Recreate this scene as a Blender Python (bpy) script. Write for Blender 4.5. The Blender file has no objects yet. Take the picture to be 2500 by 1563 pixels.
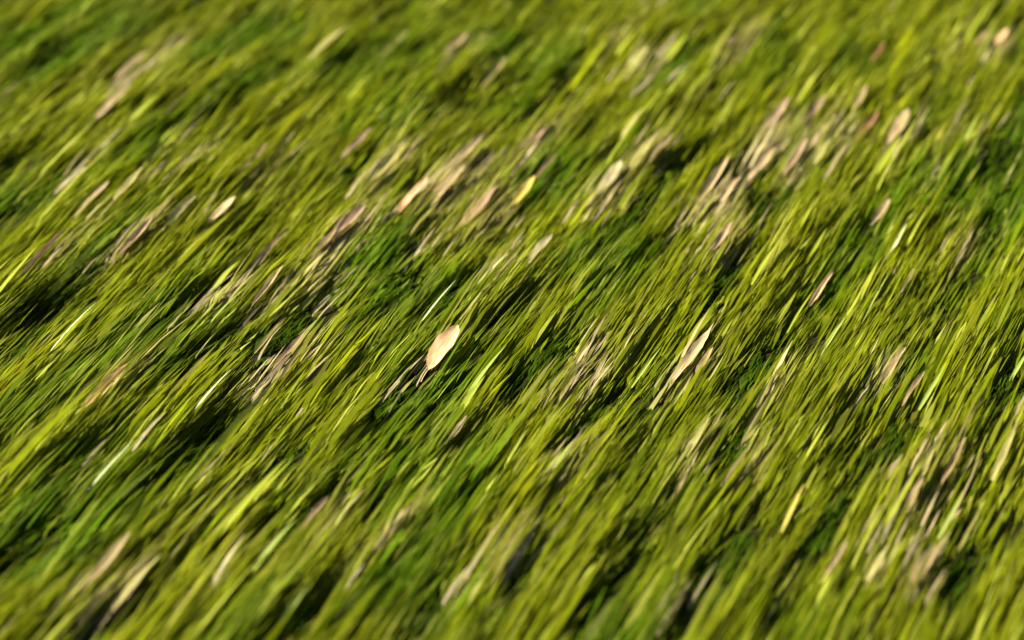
import bpy, bmesh, math, random
import numpy as np
from mathutils import Vector, Matrix

random.seed(7)
rng = np.random.default_rng(11)
scene = bpy.context.scene
COL = scene.collection
R = math.radians

# ------------------------------------------------------------------ camera
CAM_H, PITCH, HFOV = 1.12, R(36.0), R(38.0)
cd = bpy.data.cameras.new('camera')
cam = bpy.data.objects.new('camera', cd)
COL.objects.link(cam)
cam.location = (0, 0, CAM_H)
cam.rotation_euler = (R(90) - PITCH, 0, 0)
cd.sensor_width = 36.0
cd.angle = HFOV
cd.clip_start, cd.clip_end = 0.05, 1000
cd.dof.use_dof = True
cd.dof.focus_distance = 1.82
cd.dof.aperture_fstop = 1.45
scene.camera = cam

# ------------------------------------------------------------------ light
SUN_EL, SUN_AZ = R(43.0), R(-98.0)          # azimuth clockwise from the view direction (+Y)
world = bpy.data.worlds.new('World')
scene.world = world
world.use_nodes = True
wn = world.node_tree
sky = wn.nodes.new('ShaderNodeTexSky')
sky.sky_type = 'NISHITA'
sky.sun_disc = False
sky.sun_elevation = SUN_EL
sky.sun_rotation = SUN_AZ
wn.links.new(sky.outputs[0], wn.nodes['Background'].inputs[0])
wn.nodes['Background'].inputs[1].default_value = 0.05
sd = bpy.data.lights.new('sun', 'SUN')
sd.energy, sd.angle, sd.color = 5.0, R(0.53), (1.0, 0.95, 0.84)
sun = bpy.data.objects.new('sun', sd)
COL.objects.link(sun)
to_sun = Vector((math.sin(SUN_AZ) * math.cos(SUN_EL), math.cos(SUN_AZ) * math.cos(SUN_EL), math.sin(SUN_EL)))
sun.rotation_euler = to_sun.to_track_quat('Z', 'Y').to_euler()
sun.location = to_sun * 20
vs = scene.view_settings
vs.view_transform, vs.look, vs.gamma, vs.exposure = 'Standard', 'None', 1.0, 1.78
vs.use_curve_mapping = False
scene.cycles.max_bounces = 6
scene.cycles.transparent_max_bounces = 4

# ------------------------------------------------------------------ lay of the land
COMB = R(33.4)                                # every blade leans this way: clockwise from +Y
CU = np.array([math.sin(COMB), math.cos(COMB)])   # along the lean
CV = np.array([math.cos(COMB), -math.sin(COMB)])  # across it
SCALE = 1250.0 / math.tan(HFOV / 2)


def spot(px, py, z=0.035):
    """the ground point that the photograph (2500 wide) shows at px, py"""
    x, y = (px - 1250) / SCALE, -(py - 781.5) / SCALE
    d = (x, y * math.sin(PITCH) + math.cos(PITCH), y * math.cos(PITCH) - math.sin(PITCH))
    t = (z - CAM_H) / d[2]
    return d[0] * t, d[1] * t, t              # x, y, depth


def noise(u, v, seed):
    """smooth value noise, about -1..1"""
    r = np.random.default_rng(seed)
    T = r.uniform(-1, 1, (256, 256))
    iu, iv = np.floor(u).astype(int), np.floor(v).astype(int)
    fu, fv = u - iu, v - iv
    fu, fv = fu * fu * (3 - 2 * fu), fv * fv * (3 - 2 * fv)
    g = lambda a, b: T[a % 256, b % 256]
    return ((g(iu, iv) * (1 - fu) + g(iu + 1, iv) * fu) * (1 - fv)
            + (g(iu, iv + 1) * (1 - fu) + g(iu + 1, iv + 1) * fu) * fv)


def along_across(x, y):
    return x * CU[0] + y * CU[1], x * CV[0] + y * CV[1]


def ground_z(x, y):
    x, y = np.asarray(x, float), np.asarray(y, float)
    near = np.clip(1.5 - np.hypot(x, y - 1.6) / 6.0, 0, 1)
    return near * (0.016 * noise(x * 5.3, y * 5.3, 3) + 0.008 * noise(x * 13, y * 13, 4))


# patches of the lawn, as they lie in the photograph: x, y, length along the lean, width, strength
HOLLOWS = [(1095,250,120,46,1),(550,112,120,52,.75),(530,255,80,28,.8),(1360,215,95,60,.55),(1812,385,120,52,1),
 (1872,462,110,54,1),(1530,515,130,60,.75),(960,690,130,70,.85),(1090,690,90,46,.8),(735,755,110,66,.9),(640,795,90,56,.8),
 (1318,850,150,58,1),(988,905,110,36,1),(1972,800,70,34,.8),(1850,850,170,50,.85),(1545,965,110,52,.7),(728,1218,120,46,1),
 (660,1090,110,44,.7),(20,90,100,60,.6),(60,150,110,40,.7),(70,450,140,56,.7),(25,370,100,60,.6),(2462,345,150,80,.75),
 (2420,520,120,50,.5),(1775,1340,170,62,.9),(1715,1425,150,50,.8),(2012,1262,130,36,1),(2362,1352,140,62,.8),
 (22,1325,140,80,.75),(250,1475,120,50,.7),(1780,1075,130,42,.8),(2195,1050,120,52,.75),(90,765,170,42,.7),(410,740,120,50,.75),
 (860,392,70,32,.8),(692,362,46,24,.8),(2470,920,170,62,.75),(1265,1385,110,40,.5),(720,1490,100,50,.7),(1480,940,110,40,.6),
 (500,1010,130,44,.7),(1440,1460,120,50,.7),(1905,1440,130,44,.6),(1060,1440,120,40,.6),(150,1130,120,40,.5),(330,1180,120,40,.5),
 (2260,830,120,40,.5),(1700,270,100,40,.5),(2130,130,80,40,.45),(2250,270,110,40,.5),(190,210,100,40,.5),(330,350,110,44,.45),
 (1900,1270,160,46,.5),(620,620,120,40,.5),(470,830,160,40,.55),(2360,640,160,40,.5),(1750,700,120,44,.5),(2340,480,120,46,.5),
 (1640,560,140,36,.4),(1230,760,120,40,.45),(940,1190,140,44,.45),(1150,1170,120,40,.4),(540,1320,140,44,.5),(2060,990,130,40,.45),
 (850,140,80,34,.4),(1650,400,90,36,.7),(2450,1290,120,40,.6),(120,690,140,34,.5),(1600,1220,130,44,.45),(400,1090,120,36,.5)]
LUSH = [(90,870,330,90,1),(210,790,200,70,.8),(580,1240,300,76,1),(690,300,240,90,.7),(1290,195,130,80,.6),(450,215,190,70,.7),
 (1740,130,160,60,.8),(430,915,240,60,.8),(880,230,160,80,.6),(60,240,160,60,.4),(2330,130,240,90,.5),(1660,330,160,70,.6),
 (1180,905,160,50,.6),(1390,745,180,60,.5),(1030,1090,180,60,.6),(2340,760,220,70,.5),(1420,1230,200,60,.5),(1560,1000,120,60,.5),
 (730,850,130,60,.5),(2290,930,180,60,.5),(1180,1270,200,60,.5),(260,1090,180,60,.5),(1720,390,140,70,.7)]
DRY = [(820,560,220,90,1),(1080,440,220,100,1),(1175,495,170,90,1),(1490,440,180,70,.8),(1750,455,180,90,1),(1890,300,170,80,1),
 (2010,320,180,120,.9),(1800,100,150,60,1),(1425,870,180,90,.9),(2270,1150,230,110,.5),(1830,1110,130,66,.8),(545,680,120,64,.8),
 (690,845,150,86,.8),(240,1440,240,66,.65),(330,560,140,56,.8),(1760,580,150,64,.8),(1210,640,160,60,.6),(1560,380,150,60,.8),
 (760,650,180,70,.7),(950,400,160,60,.7),(1300,340,140,50,.8),(2190,320,140,60,.8),(330,160,140,60,.6),(620,400,160,50,.6),
 (1120,110,140,46,.8),(1560,150,120,60,.7),(2430,110,140,60,.7),(1690,1080,120,60,.6),(1380,1100,160,80,.4),(2250,1380,120,60,.7),
 (460,1120,60,40,.3),(1100,800,100,50,.4),(1690,850,110,70,.8),(2170,880,130,50,.7),(1640,1440,120,44,.5),(950,1280,100,50,.7),
 (770,1260,100,40,.7),(2360,560,120,50,.5),(110,620,140,40,.6),(240,940,130,46,.8)]


def prep(L):
    out = []
    for px, py, l, w, s in L:
        x, y, t = spot(px, py)
        # a picture length along the lean covers more ground than the same length across
        out.append((x, y, 0.5 * l * t / SCALE * 1.25 + .004, 0.5 * w * t / SCALE * 1.05 + .003, s))
    return out


HOLLOWS = prep([(a, b, l * 1.3, w * 1.4, min(1, q * 1.1)) for a, b, l, w, q in HOLLOWS])
LUSH, DRY = prep(LUSH), prep(DRY)
rh = random.Random(5)
for k in range(330):                          # smaller hollows between tufts, all over the lawn
    HOLLOWS.append((rh.uniform(-2, 2), rh.uniform(.5, 3.5), rh.uniform(.018, .05), rh.uniform(.007, .018), rh.uniform(.3, .85)))
for k in range(170):                          # and thin dry or lush spots
    (DRY if k % 2 else LUSH).append((rh.uniform(-2, 2), rh.uniform(.5, 3.5), rh.uniform(.03, .07), rh.uniform(.012, .03), rh.uniform(.2, .5)))


def field(F, x, y):
    u, v = along_across(x, y)
    o = np.zeros_like(x)
    for cx, cy, a, b, s in F:
        cu, cv = along_across(cx, cy)
        o = np.maximum(o, s * np.exp(-(((u - cu) / a) ** 2 + ((v - cv) / b) ** 2) ** 1.3))
    return o


# ------------------------------------------------------------------ materials
def mat_blade(name, rough=.45, trans=.35, attr='tint', base=None, grain=1.0, spec=.4):
    m = bpy.data.materials.new(name)
    m.use_nodes = True
    n, l = m.node_tree.nodes, m.node_tree.links
    n.clear()
    out = n.new('ShaderNodeOutputMaterial')
    if base is None:
        src = n.new('ShaderNodeVertexColor'); src.layer_name = attr
        col = src.outputs[0]
    else:
        rgb = n.new('ShaderNodeRGB'); rgb.outputs[0].default_value = (*base, 1)
        col = rgb.outputs[0]
    geo = n.new('ShaderNodeTexCoord')
    nz = n.new('ShaderNodeTexNoise'); nz.inputs['Scale'].default_value = 60 * grain
    nz.inputs['Detail'].default_value = 4
    l.new(geo.outputs['Object'], nz.inputs['Vector'])
    mr = n.new('ShaderNodeMapRange')
    mr.inputs['From Min'].default_value, mr.inputs['From Max'].default_value = .3, .7
    mr.inputs['To Min'].default_value, mr.inputs['To Max'].default_value = .82, 1.18
    l.new(nz.outputs[0], mr.inputs['Value'])
    mx = n.new('ShaderNodeVectorMath'); mx.operation = 'SCALE'
    l.new(col, mx.inputs[0]); l.new(mr.outputs[0], mx.inputs['Scale'])
    p = n.new('ShaderNodeBsdfPrincipled')
    p.inputs['Roughness'].default_value = rough
    p.inputs['Specular IOR Level'].default_value = spec
    l.new(mx.outputs[0], p.inputs['Base Color'])
    t = n.new('ShaderNodeBsdfTranslucent')
    l.new(mx.outputs[0], t.inputs['Color'])
    s = n.new('ShaderNodeMixShader'); s.inputs[0].default_value = trans
    l.new(p.outputs[0], s.inputs[1]); l.new(t.outputs[0], s.inputs[2])
    l.new(s.outputs[0], out.inputs['Surface'])
    return m


def mat_soil():
    m = bpy.data.materials.new('soil')
    m.use_nodes = True
    n, l = m.node_tree.nodes, m.node_tree.links
    p = n['Principled BSDF']
    tc = n.new('ShaderNodeTexCoord')
    a = n.new('ShaderNodeTexNoise'); a.inputs['Scale'].default_value = 22; a.inputs['Detail'].default_value = 8
    b = n.new('ShaderNodeTexNoise'); b.inputs['Scale'].default_value = .9; b.inputs['Detail'].default_value = 5
    for q in (a, b): l.new(tc.outputs['Object'], q.inputs['Vector'])
    r1 = n.new('ShaderNodeValToRGB')
    r1.color_ramp.elements[0].position, r1.color_ramp.elements[1].position = .35, .7
    r1.color_ramp.elements[0].color = (.009, .010, .003, 1)
    r1.color_ramp.elements[1].color = (.026, .023, .007, 1)
    l.new(a.outputs[0], r1.inputs[0])
    # far from the modelled blades the sheet itself takes the turf's colour
    sep = n.new('ShaderNodeVectorMath'); sep.operation = 'LENGTH'
    off = n.new('ShaderNodeVectorMath'); off.operation = 'SUBTRACT'; off.inputs[1].default_value = (.3, 1.8, 0)
    l.new(tc.outputs['Object'], off.inputs[0]); l.new(off.outputs[0], sep.inputs[0])
    mr = n.new('ShaderNodeMapRange'); mr.inputs['From Min'].default_value, mr.inputs['From Max'].default_value = 2.0, 3.2
    l.new(sep.outputs['Value'], mr.inputs['Value'])
    r2 = n.new('ShaderNodeValToRGB')
    r2.color_ramp.elements[0].color = (.05, .075, .008, 1)
    r2.color_ramp.elements[1].color = (.13, .14, .02, 1)
    l.new(b.outputs[0], r2.inputs[0])
    mx = n.new('ShaderNodeMix'); mx.data_type = 'RGBA'
    l.new(mr.outputs[0], mx.inputs[0]); l.new(r1.outputs[0], mx.inputs[6]); l.new(r2.outputs[0], mx.inputs[7])
    l.new(mx.outputs[2], p.inputs['Base Color'])
    p.inputs['Roughness'].default_value = .95
    p.inputs['Specular IOR Level'].default_value = 0.0
    bp = n.new('ShaderNodeBump'); bp.inputs['Strength'].default_value = .6; bp.inputs['Distance'].default_value = .01
    l.new(a.outputs[0], bp.inputs['Height']); l.new(bp.outputs[0], p.inputs['Normal'])
    return m


M_GRASS = mat_blade('grass_blade', .7, .45, spec=.04)
M_STRAW = mat_blade('straw_blade', .6, .25, spec=.25)
M_SOIL = mat_soil()

# ------------------------------------------------------------------ ground
def make_ground():
    inner = np.linspace(-4, 4, 121)
    outer = np.array([6, 10, 20, 50, 120, 300.0])
    ax = np.concatenate([-outer[::-1], inner, outer])
    ay = ax + 1.8
    X, Y = np.meshgrid(ax, ay)
    Z = ground_z(X, Y)
    n = len(ax)
    v = np.stack([X, Y, Z], -1).reshape(-1, 3)
    i = np.arange(n * n).reshape(n, n)
    f = np.stack([i[:-1, :-1], i[:-1, 1:], i[1:, 1:], i[1:, :-1]], -1).reshape(-1, 4)
    me = bpy.data.meshes.new('ground')
    me.from_pydata(v.tolist(), [], f.tolist())
    me.polygons.foreach_set('use_smooth', np.ones(len(f), bool))
    me.materials.append(M_SOIL)
    o = bpy.data.objects.new('ground', me)
    o['kind'] = 'structure'
    COL.objects.link(o)
    return o


make_ground()


# ------------------------------------------------------------------ blades of grass
def blades(name, mat, x, y, length, width, az, el0, el1, roll, col, tipcol, kind='stuff', label=None, z0=None):
    """one mesh of many curved tapering blades; every array is per blade"""
    N = len(x)
    K = 4
    prof = np.array([.8, 1.0, .82, 0.0])
    s = np.linspace(0, 1, K)
    P = np.zeros((N, K, 3))
    P[:, 0, 0], P[:, 0, 1] = x, y
    P[:, 0, 2] = (ground_z(x, y) - .004) if z0 is None else z0
    dx, dy = np.sin(az), np.cos(az)
    bend = rng.normal(0, .018, N)
    for k in range(1, K):
        e = el0 + (el1 - el0) * ((s[k] + s[k - 1]) / 2) ** .8
        st = length / (K - 1)
        a = az + bend * (k - 2)
        P[:, k, 0] = P[:, k - 1, 0] + np.sin(a) * np.cos(e) * st
        P[:, k, 1] = P[:, k - 1, 1] + np.cos(a) * np.cos(e) * st
        P[:, k, 2] = P[:, k - 1, 2] + np.sin(e) * st
    g = ground_z(P[:, :, 0], P[:, :, 1])
    P[:, 1:, 2] = np.maximum(P[:, 1:, 2], g[:, 1:] + .004)
    # across vector: horizontal perpendicular rolled about the blade
    hx, hy = np.cos(az), -np.sin(az)
    A = np.stack([hx * np.cos(roll), hy * np.cos(roll), np.sin(roll)], -1)
    W = (width[:, None] * prof[None, :] * .5)
    Lf = P - A[:, None, :] * W[:, :, None]
    Rt = P + A[:, None, :] * W[:, :, None]
    V = np.empty((N, 2 * K - 1, 3))
    V[:, 0:2 * K - 2:2] = Lf[:, :K - 1]
    V[:, 1:2 * K - 2:2] = Rt[:, :K - 1]
    V[:, 2 * K - 2] = P[:, K - 1]
    nv = 2 * K - 1
    base = (np.arange(N) * nv)[:, None]
    loops, sizes = [], []
    quad = np.concatenate([[2 * k, 2 * k + 1, 2 * k + 3, 2 * k + 2] for k in range(K - 2)] + [[2 * K - 4, 2 * K - 3, 2 * K - 2]])
    L = (base + quad[None, :]).ravel()
    sizes = np.tile([4] * (K - 2) + [3], N)
    me = bpy.data.meshes.new(name)
    me.vertices.add(N * nv)
    me.vertices.foreach_set('co', V.ravel())
    me.loops.add(len(L))
    me.loops.foreach_set('vertex_index', L.astype(np.int32))
    me.polygons.add(len(sizes))
    st = np.concatenate([[0], np.cumsum(sizes)[:-1]])
    me.polygons.foreach_set('loop_start', st.astype(np.int32))
    me.polygons.foreach_set('loop_total', sizes.astype(np.int32))
    me.update(calc_edges=True)
    me.polygons.foreach_set('use_smooth', np.ones(len(sizes), bool))
    ca = me.color_attributes.new('tint', 'FLOAT_COLOR', 'POINT')
    row = np.repeat(np.arange(K), 2)[:nv] / (K - 1)
    w = np.clip((row - .3) / .7, 0, 1)[None, :, None]
    C = np.ones((N, nv, 4))
    C[:, :, :3] = col[:, None, :] * (1 - w) + tipcol[:, None, :] * w
    ca.data.foreach_set('color', C.ravel())
    me.materials.append(mat)
    o = bpy.data.objects.new(name, me)
    o['kind'] = kind
    if label: o['label'] = label
    COL.objects.link(o)
    return o, P


def mottle(m, base):
    """dry leaves are blotched, with darker spots and paler edges of their own"""
    n, l = m.node_tree.nodes, m.node_tree.links
    rgb = next(q for q in n if q.type == 'RGB')
    to = rgb.outputs[0].links[0].to_socket
    tc = n.new('ShaderNodeTexCoord'); oi = n.new('ShaderNodeObjectInfo')
    ad = n.new('ShaderNodeVectorMath'); ad.operation = 'ADD'
    l.new(tc.outputs['Object'], ad.inputs[0]); l.new(oi.outputs['Random'], ad.inputs[1])
    z = n.new('ShaderNodeTexNoise'); z.inputs['Scale'].default_value = 4; z.inputs['Detail'].default_value = 6
    l.new(ad.outputs[0], z.inputs['Vector'])
    rp = n.new('ShaderNodeValToRGB')
    e = rp.color_ramp.elements
    e[0].position, e[1].position = .34, .66
    e[0].color = (base[0] * .62, base[1] * .55, base[2] * .45, 1)
    e[1].color = (min(1, base[0] * 1.18), min(1, base[1] * 1.2), min(1, base[2] * 1.2), 1)
    l.new(z.outputs[0], rp.inputs[0]); l.new(rp.outputs[0], to)


def lerp(a, b, t):
    return a * (1 - t[:, None]) + b * t[:, None]


def scatter(dens, x0, x1, y0, y1):
    n = int(dens * (x1 - x0) * (y1 - y0))
    return rng.uniform(x0, x1, n), rng.uniform(y0, y1, n)


def in_view(x, y, m):
    """roughly the patch of lawn in the picture, with a margin"""
    half = (y * math.cos(PITCH) + CAM_H * math.sin(PITCH)) * math.tan(HFOV / 2)
    return (np.abs(x) < half + m) & (y > .95 - m) & (y < 2.75 + m)


# green turf
x1, y1 = scatter(40000, -2.3, 2.3, .3, 3.7)
keep = in_view(x1, y1, .28) | (rng.random(len(x1)) < .25)
x1, y1 = x1[keep], y1[keep]
u, v = along_across(x1, y1)
# look up the patches a little ahead of the root, where the blade's body shows
hx, hy = x1 + CU[0] * .05, y1 + CU[1] * .05
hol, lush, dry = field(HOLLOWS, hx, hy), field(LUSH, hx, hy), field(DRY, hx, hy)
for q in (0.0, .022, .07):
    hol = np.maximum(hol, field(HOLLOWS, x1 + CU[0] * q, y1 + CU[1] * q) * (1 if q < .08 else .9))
n1 = .65 * noise(u * 11, v * 26, 21) + .5 * noise(u * 23, v * 50, 25)
n2 = noise(u * 19, v * 60, 22)
n3 = noise(u * 3, v * 7, 23)
gap = np.clip(hol * 1.25 + .5 * np.clip(-n2 - .25, 0, 1), 0, .985)
keep = rng.random(len(x1)) > gap
sel = lambda *a: [q[keep] for q in a]
x1, y1, u, v, hol, lush, dry, n1, n2, n3 = sel(x1, y1, u, v, hol, lush, dry, n1, n2, n3)
N = len(x1)
tuft = np.clip(1 + .35 * n1 + .25 * n2, .45, 1.7)
length = rng.lognormal(math.log(.075), .30, N) * tuft * (1 - .68 * np.clip(hol * 1.2, 0, 1))
width = np.where(rng.random(N) < .42, rng.lognormal(math.log(.0018), .3, N), rng.lognormal(math.log(.0036), .42, N)) * (1 + .5 * lush)
az = COMB + rng.normal(0, R(2.3), N) + R(1.5) * n3
el0 = R(27) + rng.normal(0, R(6), N) + R(6) * n1
el1 = R(8) + rng.normal(0, R(5), N)
roll = rng.normal(0, R(28), N)
OLIVE, LIME = np.array([.120, .138, .0011]), np.array([.205, .210, .0016])
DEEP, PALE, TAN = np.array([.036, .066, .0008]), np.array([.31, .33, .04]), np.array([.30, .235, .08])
c = np.tile(OLIVE, (N, 1))
c = lerp(c, LIME, np.clip(.75 * lush + .35 * n1 + rng.normal(0, .22, N), 0, 1))
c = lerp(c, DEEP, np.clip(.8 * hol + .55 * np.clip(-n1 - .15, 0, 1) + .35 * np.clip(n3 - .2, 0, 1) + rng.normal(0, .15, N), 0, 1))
GREEN = np.array([.052, .104, .0008])
n4 = noise(u * 6.5 + 40, v * 13 + 9, 24)
c = lerp(c, GREEN, np.clip(1.6 * (n4 - .05) + rng.normal(0, .22, N), 0, 1) * (1 - .8 * lush) * (1 - .6 * dry))
c = lerp(c, TAN, np.clip(.8 * dry + rng.normal(-.08, .14, N), 0, .8))
pale = (rng.random(N) < np.clip(.08 + .08 * n1, .01, 1))
c[pale] = lerp(c[pale], PALE, rng.uniform(.4, 1, pale.sum()))
c *= rng.lognormal(0, .24, N)[:, None]
tip = lerp(c, np.array([.26, .24, .03]), np.clip(rng.normal(.02, .2, N), 0, .7))
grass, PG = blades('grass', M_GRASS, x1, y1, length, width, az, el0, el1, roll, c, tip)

# short dark green undergrowth that fills the hollows
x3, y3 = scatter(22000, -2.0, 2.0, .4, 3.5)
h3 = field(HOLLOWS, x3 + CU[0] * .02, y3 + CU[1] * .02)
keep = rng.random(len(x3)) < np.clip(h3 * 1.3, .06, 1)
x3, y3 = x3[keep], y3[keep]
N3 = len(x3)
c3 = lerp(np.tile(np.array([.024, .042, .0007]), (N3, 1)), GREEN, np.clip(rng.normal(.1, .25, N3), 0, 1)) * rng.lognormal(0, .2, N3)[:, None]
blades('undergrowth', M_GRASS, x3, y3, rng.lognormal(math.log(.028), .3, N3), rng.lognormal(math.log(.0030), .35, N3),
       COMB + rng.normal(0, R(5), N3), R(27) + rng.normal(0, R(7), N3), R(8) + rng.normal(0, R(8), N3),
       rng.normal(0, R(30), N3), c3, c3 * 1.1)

# dry blades lying through the turf
x2, y2 = scatter(14000, -2.0, 2.0, .4, 3.5)
hx, hy = x2 + CU[0] * .05, y2 + CU[1] * .05
dry2, hol2 = field(DRY, hx, hy), field(HOLLOWS, hx, hy)
u2, v2 = along_across(x2, y2)
p = np.clip(.004 + 1.0 * dry2 ** .85 + .02 * noise(u2 * 8, v2 * 25, 31), 0, 1) * (1 - .8 * hol2)
keep = rng.random(len(x2)) < p
x2, y2, u2, v2 = x2[keep], y2[keep], u2[keep], v2[keep]
N2 = len(x2)
pal = np.array([[.32, .25, .11], [.36, .28, .14], [.28, .25, .07], [.36, .30, .13], [.22, .17, .07], [.32, .24, .12], [.26, .24, .05], [.24, .23, .04]]) * .74
c2 = pal[rng.integers(0, len(pal), N2)] * rng.lognormal(0, .15, N2)[:, None]
straw, PS = blades('dry_grass', M_STRAW, x2, y2, np.minimum(rng.lognormal(math.log(.072), .25, N2), .11), np.minimum(rng.lognormal(math.log(.0038), .4, N2), .0065),
                   COMB + rng.normal(0, R(3), N2), R(31) + rng.normal(0, R(6), N2), R(9) + rng.normal(0, R(6), N2),
                   rng.normal(0, R(28), N2), c2, c2 * 1.05)

# height of the turf's top, for laying leaves on it
TOP = np.concatenate([PG[:, 1:3].reshape(-1, 3), PS[:, 1:3].reshape(-1, 3)])
TOP = TOP[in_view(TOP[:, 0], TOP[:, 1], .2)]


def turf_top(x, y, r=.025):
    d = (TOP[:, 0] - x) ** 2 + (TOP[:, 1] - y) ** 2
    z = TOP[d < r * r, 2]
    return float(np.percentile(z, 93)) if len(z) > 5 else float(ground_z(x, y)) + .01


# ------------------------------------------------------------------ single leaves and blades
LEAFCOL = {'peach': (.60, .36, .18), 'pink': (.31, .21, .12), 'cream': (.46, .35, .18), 'straw': (.29, .26, .075),
           'tan': (.27, .205, .09), 'rust': (.26, .13, .055), 'grey': (.27, .235, .11), 'mustard': (.40, .33, .06),
           'olive': (.27, .25, .07), 'lime': (.22, .245, .012), 'white': (.48, .52, .24), 'green': (.22, .27, .04)}
LM = {k: mat_blade('leaf_' + k, .55, .22, base=c, grain=2.2, spec=.3) for k, c in LEAFCOL.items()}
for k in ('peach', 'pink', 'cream', 'straw', 'tan', 'rust', 'grey', 'mustard', 'olive'):
    mottle(LM[k], LEAFCOL[k])
LV = {k: mat_blade('vein_' + k, .6, .1, base=tuple(min(1, q * 1.12) for q in c), grain=2, spec=.2) for k, c in LEAFCOL.items()}


def leaf_mesh(name, seed, blunt=.9, fold=.16, curl=.10, wave=.03):
    """a lanceolate leaf 1 long and 1 wide (scaled per leaf), thin but solid, folded along its midrib"""
    r = random.Random(seed)
    nu, nv = 12, 4
    bm = bmesh.new()
    rows = []
    ph = r.uniform(0, 6)
    for i in range(nu + 1):
        s = i / nu
        w = .5 * max(0, math.sin(math.pi * s ** blunt)) ** .62 + .012
        row = []
        for j in range(-nv, nv + 1):
            t = j / nv
            ww = w * (1 + .10 * math.sin(7 * s + ph + (2 if j > 0 else 0)) + (r.uniform(-.09, .09) if abs(j) == nv else 0))
            z = fold * abs(t) * w + curl * (s - .5) ** 2 * 4 * .25 + wave * math.sin(7 * s + ph) * t + .5 * fold * t * t * w
            row.append(bm.verts.new((t * ww, s, z)))
        rows.append(row)
    for i in range(nu):
        for j in range(2 * nv):
            bm.faces.new((rows[i][j], rows[i][j + 1], rows[i + 1][j + 1], rows[i + 1][j]))
    me = bpy.data.meshes.new(name)
    bm.to_mesh(me); bm.free()
    me.polygons.foreach_set('use_smooth', np.ones(len(me.polygons), bool))
    me.materials.append(None)
    return me


def rod_mesh(name, pts, rad):
    bm = bmesh.new()
    rings = []
    for (p, r_) in zip(pts, rad):
        rings.append([bm.verts.new((p[0] + r_ * math.cos(a), p[1], p[2] + r_ * math.sin(a))) for a in (0, 1.57, 3.14, 4.71)])
    for a, b in zip(rings[:-1], rings[1:]):
        for k in range(4):
            bm.faces.new((a[k], a[(k + 1) % 4], b[(k + 1) % 4], b[k]))
    bm.faces.new(rings[0][::-1]); bm.faces.new(rings[-1])
    me = bpy.data.meshes.new(name)
    bm.to_mesh(me); bm.free()
    me.polygons.foreach_set('use_smooth', np.ones(len(me.polygons), bool))
    me.materials.append(None)
    return me


LEAVES = [leaf_mesh('leaf_blade', k, .75 + .12 * (k % 4), .10 + .05 * (k % 3), .05 + .03 * (k % 4), .02 + .01 * (k % 3)) for k in range(6)]
RIB = rod_mesh('midrib', [(0, .02, .012), (0, .3, .004), (0, .6, .004), (0, .97, .012)], (.030, .024, .018, .006))
STALK = rod_mesh('leaf_stalk', [(0, .03, .012), (0, -.08, .016), (.02, -.17, .01), (.05, -.24, -.02)], (.030, .026, .026, .034))
BLADES = []
for k in range(4):
    r = random.Random(50 + k)
    bm = bmesh.new()
    rows = []
    bow = r.uniform(-.03, .03)
    for i in range(11):
        s = i / 10
        w = .5 * min(1, .55 + 1.6 * s) * max(0.02, 1 - max(0, (s - .35) / .65) ** 1.7)
        cx = 0
        zz = .09 * math.sin(s * math.pi * .8) - .03 * s
        rows.append([bm.verts.new((bow * 8 * (s - .5) ** 2 + t * w, s, zz * .5 + .22 * abs(t) * w * .12)) for t in (-1, -.5, 0, .5, 1)])
    for i in range(10):
        for j in range(4):
            bm.faces.new((rows[i][j], rows[i][j + 1], rows[i + 1][j + 1], rows[i + 1][j]))
    me = bpy.data.meshes.new('grass_blade')
    bm.to_mesh(me); bm.free()
    me.polygons.foreach_set('use_smooth', np.ones(len(me.polygons), bool))
    me.materials.append(None)
    BLADES.append(me)


def child(name, me, mat, parent):
    o = bpy.data.objects.new(name, me)
    o.parent = parent
    COL.objects.link(o)
    o.material_slots[0].link = 'OBJECT'
    o.material_slots[0].material = mat
    return o


def lay(px, py, L, W, lift=.011, dip=0.0, idx=0):
    """transform of a leaf lying along the lean, its middle where the photograph shows px, py"""
    r = random.Random(int(px * 7 + py * 13 + idx))
    z = .035
    for _ in range(3):
        x, y, t = spot(px, py, z)
        z = turf_top(x, y) + lift * r.uniform(.3, .9)
    length, width = L * t / SCALE * 1.75, W * t / SCALE * 1.02
    a = COMB + R(r.uniform(-4, 4))
    el = R(r.uniform(11, 19)) - dip
    ydir = Vector((math.sin(a) * math.cos(el), math.cos(a) * math.cos(el), math.sin(el)))
    xdir = Vector((math.cos(a), -math.sin(a), 0))
    xdir = (Matrix.Rotation(R(r.uniform(-14, 14)), 3, ydir) @ xdir).normalized()
    zdir = xdir.cross(ydir).normalized()
    base = Vector((x, y, z)) - ydir * length * .5
    m = Matrix((xdir, ydir, zdir)).transposed().to_4x4()
    m.translation = base
    return m, length, width, r


def dry_leaf(px, py, L, W, colour, label, group='dry leaves lying on the grass'):
    m, ln, wd, r = lay(px, py, L, W)
    o = bpy.data.objects.new('dry_leaf', None)
    COL.objects.link(o)
    o.empty_display_size = .02
    o.matrix_world = m
    o['label'], o['category'], o['group'] = label, 'leaf', group
    b = child('leaf_blade', r.choice(LEAVES), LM[colour], o)
    b.scale = (wd, ln, (wd + ln) * .4)
    q = child('midrib', RIB, LV[colour], o)
    q.scale = (wd, ln, (wd + ln) * .4)
    s = child('leaf_stalk', STALK, LV[colour], o)
    s.scale = (wd * .9, ln, wd)
    return o


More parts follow.
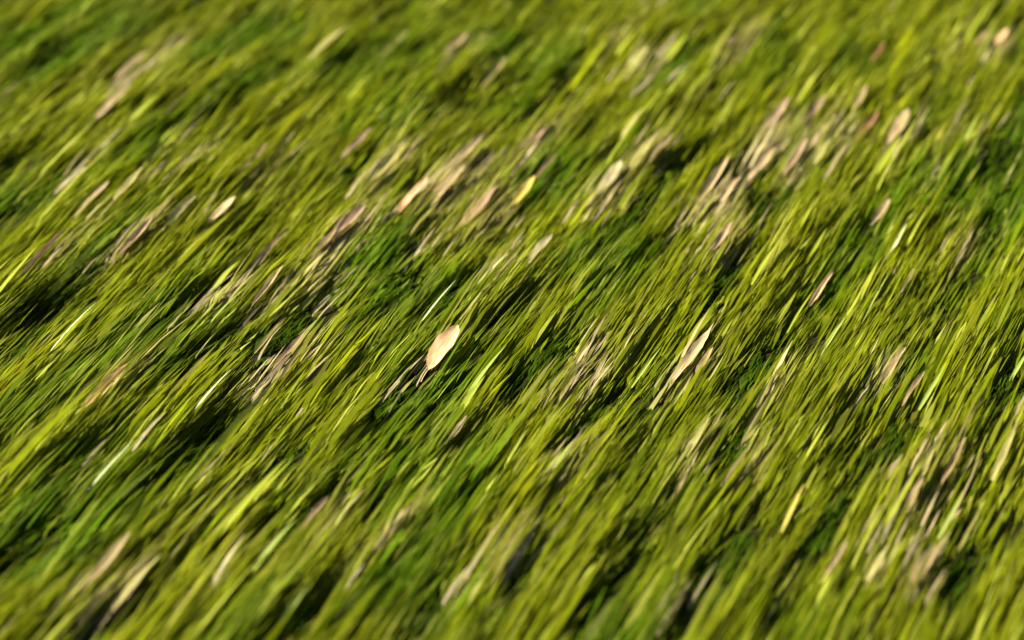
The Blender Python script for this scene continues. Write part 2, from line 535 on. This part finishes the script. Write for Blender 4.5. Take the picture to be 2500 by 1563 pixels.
def grass_blade(px, py, L, W, colour, label, group='single grass blades catching the light'):
    m, ln, wd, r = lay(px, py, L, W, lift=.014)
    o = bpy.data.objects.new('grass_blade', r.choice(BLADES))
    COL.objects.link(o)
    o.material_slots[0].link = 'OBJECT'
    o.material_slots[0].material = LM[colour]
    o.matrix_world = m @ Matrix.Diagonal((wd, ln, ln, 1))
    o['label'], o['category'], o['group'] = label, 'grass blade', group
    return o


for a in (
 (1082,855,84,46,'peach','big peach-coloured leaf, the widest of all, in the middle of the lawn'),
 (1688,872,110,24,'cream','long bright cream leaf tapering to a thin tail, right of the middle'),
 (1720,884,56,16,'tan','short beige leaf close against the right edge of the long cream leaf'),
 (1317,614,72,25,'grey','pale greyish blunt oval leaf alone in green grass, above the middle'),
 (262,938,96,25,'peach','peach-tan leaf beside a dark hollow at the left edge, middle height'),
 (2004,704,84,13,'cream','slim pinkish cream leaf alone, halfway down the right side'),
 (2193,312,80,28,'tan','wide pale tan leaf, rightmost of the dry patch at the upper right'),
 (2111,319,84,22,'rust','rusty brown leaf, the darkest leaf of the upper right dry patch'),
 (1987,271,84,17,'pink','pinkish beige leaf with a kinked outline, between two dry leaves at upper right'),
 (1894,281,84,22,'pink','pink-tan leaf above the black hollow at the upper right'),
 (1742,440,112,13,'cream','thin long cream-pink leaf left of the twin black hollows'),
 (1783,462,64,15,'cream','small cream leaf just below the upper of the twin black hollows'),
 (1859,408,96,17,'cream','cream-tan leaf lying between the twin black hollows'),
 (1942,385,84,14,'pink','narrow pinkish leaf just right of the twin black hollows'),
 (2007,371,62,20,'olive','olive-tan leaf below the kinked pinkish beige leaf, upper right'),
 (2100,233,58,15,'tan','small beige leaf highest in the upper right dry patch'),
 (2018,305,58,14,'straw','small straw-yellow leaf next to the kinked pinkish beige leaf'),
 (2149,512,64,18,'tan','tan leaf among thin green blades under the upper right dry patch'),
 (1783,106,64,17,'pink','pink-tan leaf at the top edge, right of centre'),
 (2392,108,54,15,'pink','pinkish leaf at the top edge near the right corner'),
 (2446,90,40,18,'peach','reddish peach leaf nearest the top right corner'),
 (2145,122,54,10,'rust','thin brown leaf near the top edge, right quarter'),
 (1303,333,86,26,'pink','pale pink leaf in the upper middle, right of the dark single hollow'),
 (1127,381,112,24,'tan','long pinkish brown leaf below the dark single hollow, upper middle'),
 (1206,181,74,14,'tan','narrow tan leaf just right of the dark single hollow, upper middle'),
 (1110,112,64,20,'pink','dusty pink leaf at the top edge above the dark single hollow'),
 (962,111,74,13,'straw','slim straw leaf at the top edge, left of the middle'),
 (875,350,74,15,'pink','pinkish leaf left of a small dark hollow in the upper left middle'),
 (948,392,84,20,'straw','pale straw leaf right of a small dark hollow in the upper left middle'),
 (1006,481,84,20,'peach','peach leaf, leftmost of three lying abreast in the central dry patch'),
 (1089,461,94,28,'tan','wide tan leaf, middle one of three abreast in the central dry patch'),
 (1172,499,94,28,'pink','wide dusty pink leaf, rightmost of three abreast in the central dry patch'),
 (1330,416,74,13,'tan','slender tan leaf above a mustard leaf, right of the central dry patch'),
 (1275,464,74,25,'mustard','mustard-yellow leaf, the only one of its colour, right of the central dry patch'),
 (1565,381,84,20,'straw','straw-tan leaf, left one of a close pair in the upper right middle'),
 (1613,371,74,18,'tan','pale tan leaf with a dark right edge, right one of a close pair'),
 (1568,212,64,16,'grey','greyish tan leaf above the close pair of straw and tan leaves'),
 (1489,437,74,30,'grey','broad dusty leaf left of a dark green hollow, upper right middle'),
 (1555,137,64,30,'olive','broad pale olive leaf near the top edge, right of the middle'),
 (276,247,76,25,'tan','tan leaf in the upper left, the largest one near that corner'),
 (321,157,74,20,'tan','brownish leaf near the top left corner above a larger tan leaf'),
 (221,478,80,16,'cream','cream leaf right of a dark hollow at the left edge, upper part'),
 (317,457,74,20,'straw','yellowish straw leaf just right of a cream leaf, left side'),
 (172,440,64,18,'grey','grey-brown leaf inside the dark hollow near the left edge'),
 (541,519,66,25,'cream','blunt beige leaf standing alone left of the central dry patch'),
 (441,512,74,20,'grey','greyish pink leaf left of the blunt beige leaf'),
 (693,347,58,11,'straw','thin straw leaf with a dark spot to its right, upper left'),
 (614,392,74,15,'pink','pinkish brown leaf left of the thin straw leaf, upper left'),
 (335,573,80,17,'pink','pink-beige leaf on the left, straight below the greyish pink leaf'),
 (107,621,94,16,'pink','long pinkish leaf at the left edge, just above mid height'),
 (652,686,84,13,'cream','slim pink-cream leaf above a dark hollow, left of the middle'),
 (655,610,94,19,'tan','tan leaf right above the slim pink-cream leaf'),
 (838,556,108,30,'pink','large dusty pink leaf, left of the middle, in dense dry grass'),
 (780,610,90,20,'tan','tan leaf at the lower left of the large dusty pink leaf'),
 (707,848,84,14,'pink','dusty pink leaf, right one of two below the dark left hollow'),
 (662,831,74,13,'straw','yellow straw leaf, left one of two below the dark left hollow'),
 (2183,893,84,20,'tan','dusty tan leaf low on the right side, longer of two'),
 (2231,948,74,13,'tan','narrow tan leaf below right of the dusty tan leaf'),
 (1759,579,74,18,'pink','pinkish leaf below the twin black hollows'),
 (2214,693,64,11,'tan','narrow tan-pink leaf right of the slim cream leaf, right side'),
 (258,1372,114,25,'tan','dusty tan leaf near the bottom left corner, upper of two'),
 (171,1452,100,24,'straw','straw leaf at the bottom edge near the left corner'),
 (765,1261,74,15,'pink','dull pinkish leaf beside the black hollow at the lower left'),
 (951,1282,74,20,'olive','olive-tan leaf in the bottom middle, left of centre'),
 (1116,1054,54,14,'tan','small pale tan leaf below the middle'),
 (2041,1364,68,11,'pink','slim dusty pink leaf below the black hollow at the lower right'),
 (2253,1385,84,30,'tan','broad pinkish brown leaf near the bottom right corner'),
 (2263,1132,64,11,'straw','pale straw leaf in the dry patch at the lower right'),
 (2232,1209,74,18,'tan','tan leaf at the lower end of the lower right dry patch'),
 (2330,1120,100,14,'tan','long tan leaf on the right half of the lower right dry patch'),
):
    dry_leaf(*a)

for a in (
 (182,812,104,6,'white','bright whitish grass blade, brightest on the left side'),
 (517,966,92,7,'white','white-green grass blade against a dark hollow, lower left'),
 (465,617,78,7,'lime','light green grass blade on the left above a dark streak'),
 (557,748,82,6,'green','pale green grass blade left of the big dark left hollow'),
 (1069,740,90,5,'white','thin white grass blade above the big peach leaf'),
 (1203,650,82,5,'white','thin white grass blade left of the greyish oval leaf'),
 (1248,676,80,5,'lime','thin yellow-green blade just below the greyish oval leaf'),
 (1164,740,86,5,'straw','thin straw-coloured blade right of and above the big peach leaf'),
 (1579,895,84,7,'green','pale green blade left of the long bright cream leaf'),
 (1182,910,120,12,'green','wide pale green blade right of the big peach leaf'),
 (1148,976,80,14,'lime','light yellow-green wide blade below the wide pale green blade'),
 (2190,590,80,8,'white','silvery grass blade, brightest on the right side'),
 (2035,817,86,9,'green','pale green blade over a small dark hollow, right side'),
 (2014,636,76,5,'lime','thin lime blade just above the slim pinkish cream leaf'),
 (1869,645,90,9,'lime','broad yellow-green blade, middle of the right half'),
 (2138,724,110,5,'green','long thin pale blade right of the slim pinkish cream leaf'),
 (1956,766,90,6,'lime','thin lime blade lower left of the slim pinkish cream leaf'),
 (2276,941,88,10,'green','pale green blade right of the narrow tan leaf, lower right'),
 (2000,579,60,8,'lime','short light blade in the right half above the lime blade'),
 (2490,890,70,9,'green','pale green blade cut by the right edge, lower half'),
 (268,1127,98,6,'white','thin whitish blade over lime grass in the lower left'),
 (718,1452,84,13,'green','wide fresh green blade at the bottom edge, left of the middle'),
 (672,1328,96,12,'green','pale blade below the black hollow at the lower left'),
 (362,1044,76,12,'grey','greyish pale blade in the lower left, above the whitish blade'),
 (594,1245,200,20,'lime','very long wide yellow-green blade in the lower left, the longest one'),
 (331,1424,116,18,'straw','straw-green wide blade right of the leaves in the bottom left corner'),
 (1937,1235,86,10,'mustard','mustard-yellow narrow blade left of the black lower right hollow'),
 (2452,1103,112,17,'straw','pale yellow wide blade near the right edge, lower half'),
 (1705,1060,80,14,'straw','pale yellow blade below the long bright cream leaf'),
 (2144,1370,70,15,'olive','pale olive blade near the bottom edge on the right'),
 (1379,1101,60,8,'green','short pale green blade below the middle'),
 (2320,1261,92,10,'green','pale green blade right below the lower right dry patch'),
 (2162,392,110,17,'lime','wide light lime blade below the wide pale tan leaf, upper right'),
 (1644,112,74,24,'lime','wide bright lime blade at the top edge, right of the middle'),
 (803,109,90,17,'straw','straw-green blade at the top edge left of the slim straw leaf'),
 (348,281,74,14,'lime','pale lime blade right of the tan leaf in the upper left'),
 (545,672,74,18,'lime','pale lime wide blade left of the slim pink-cream leaf'),
 (2355,345,110,9,'green','thin light green blade beside the dark hollow at the right edge'),
 (1700,205,110,12,'lime','long lime blade below the top edge in the right half'),
 (1544,299,70,12,'straw','pale straw blade above the close pair of leaves'),
):
    grass_blade(*a)
print('blades', N, N2)
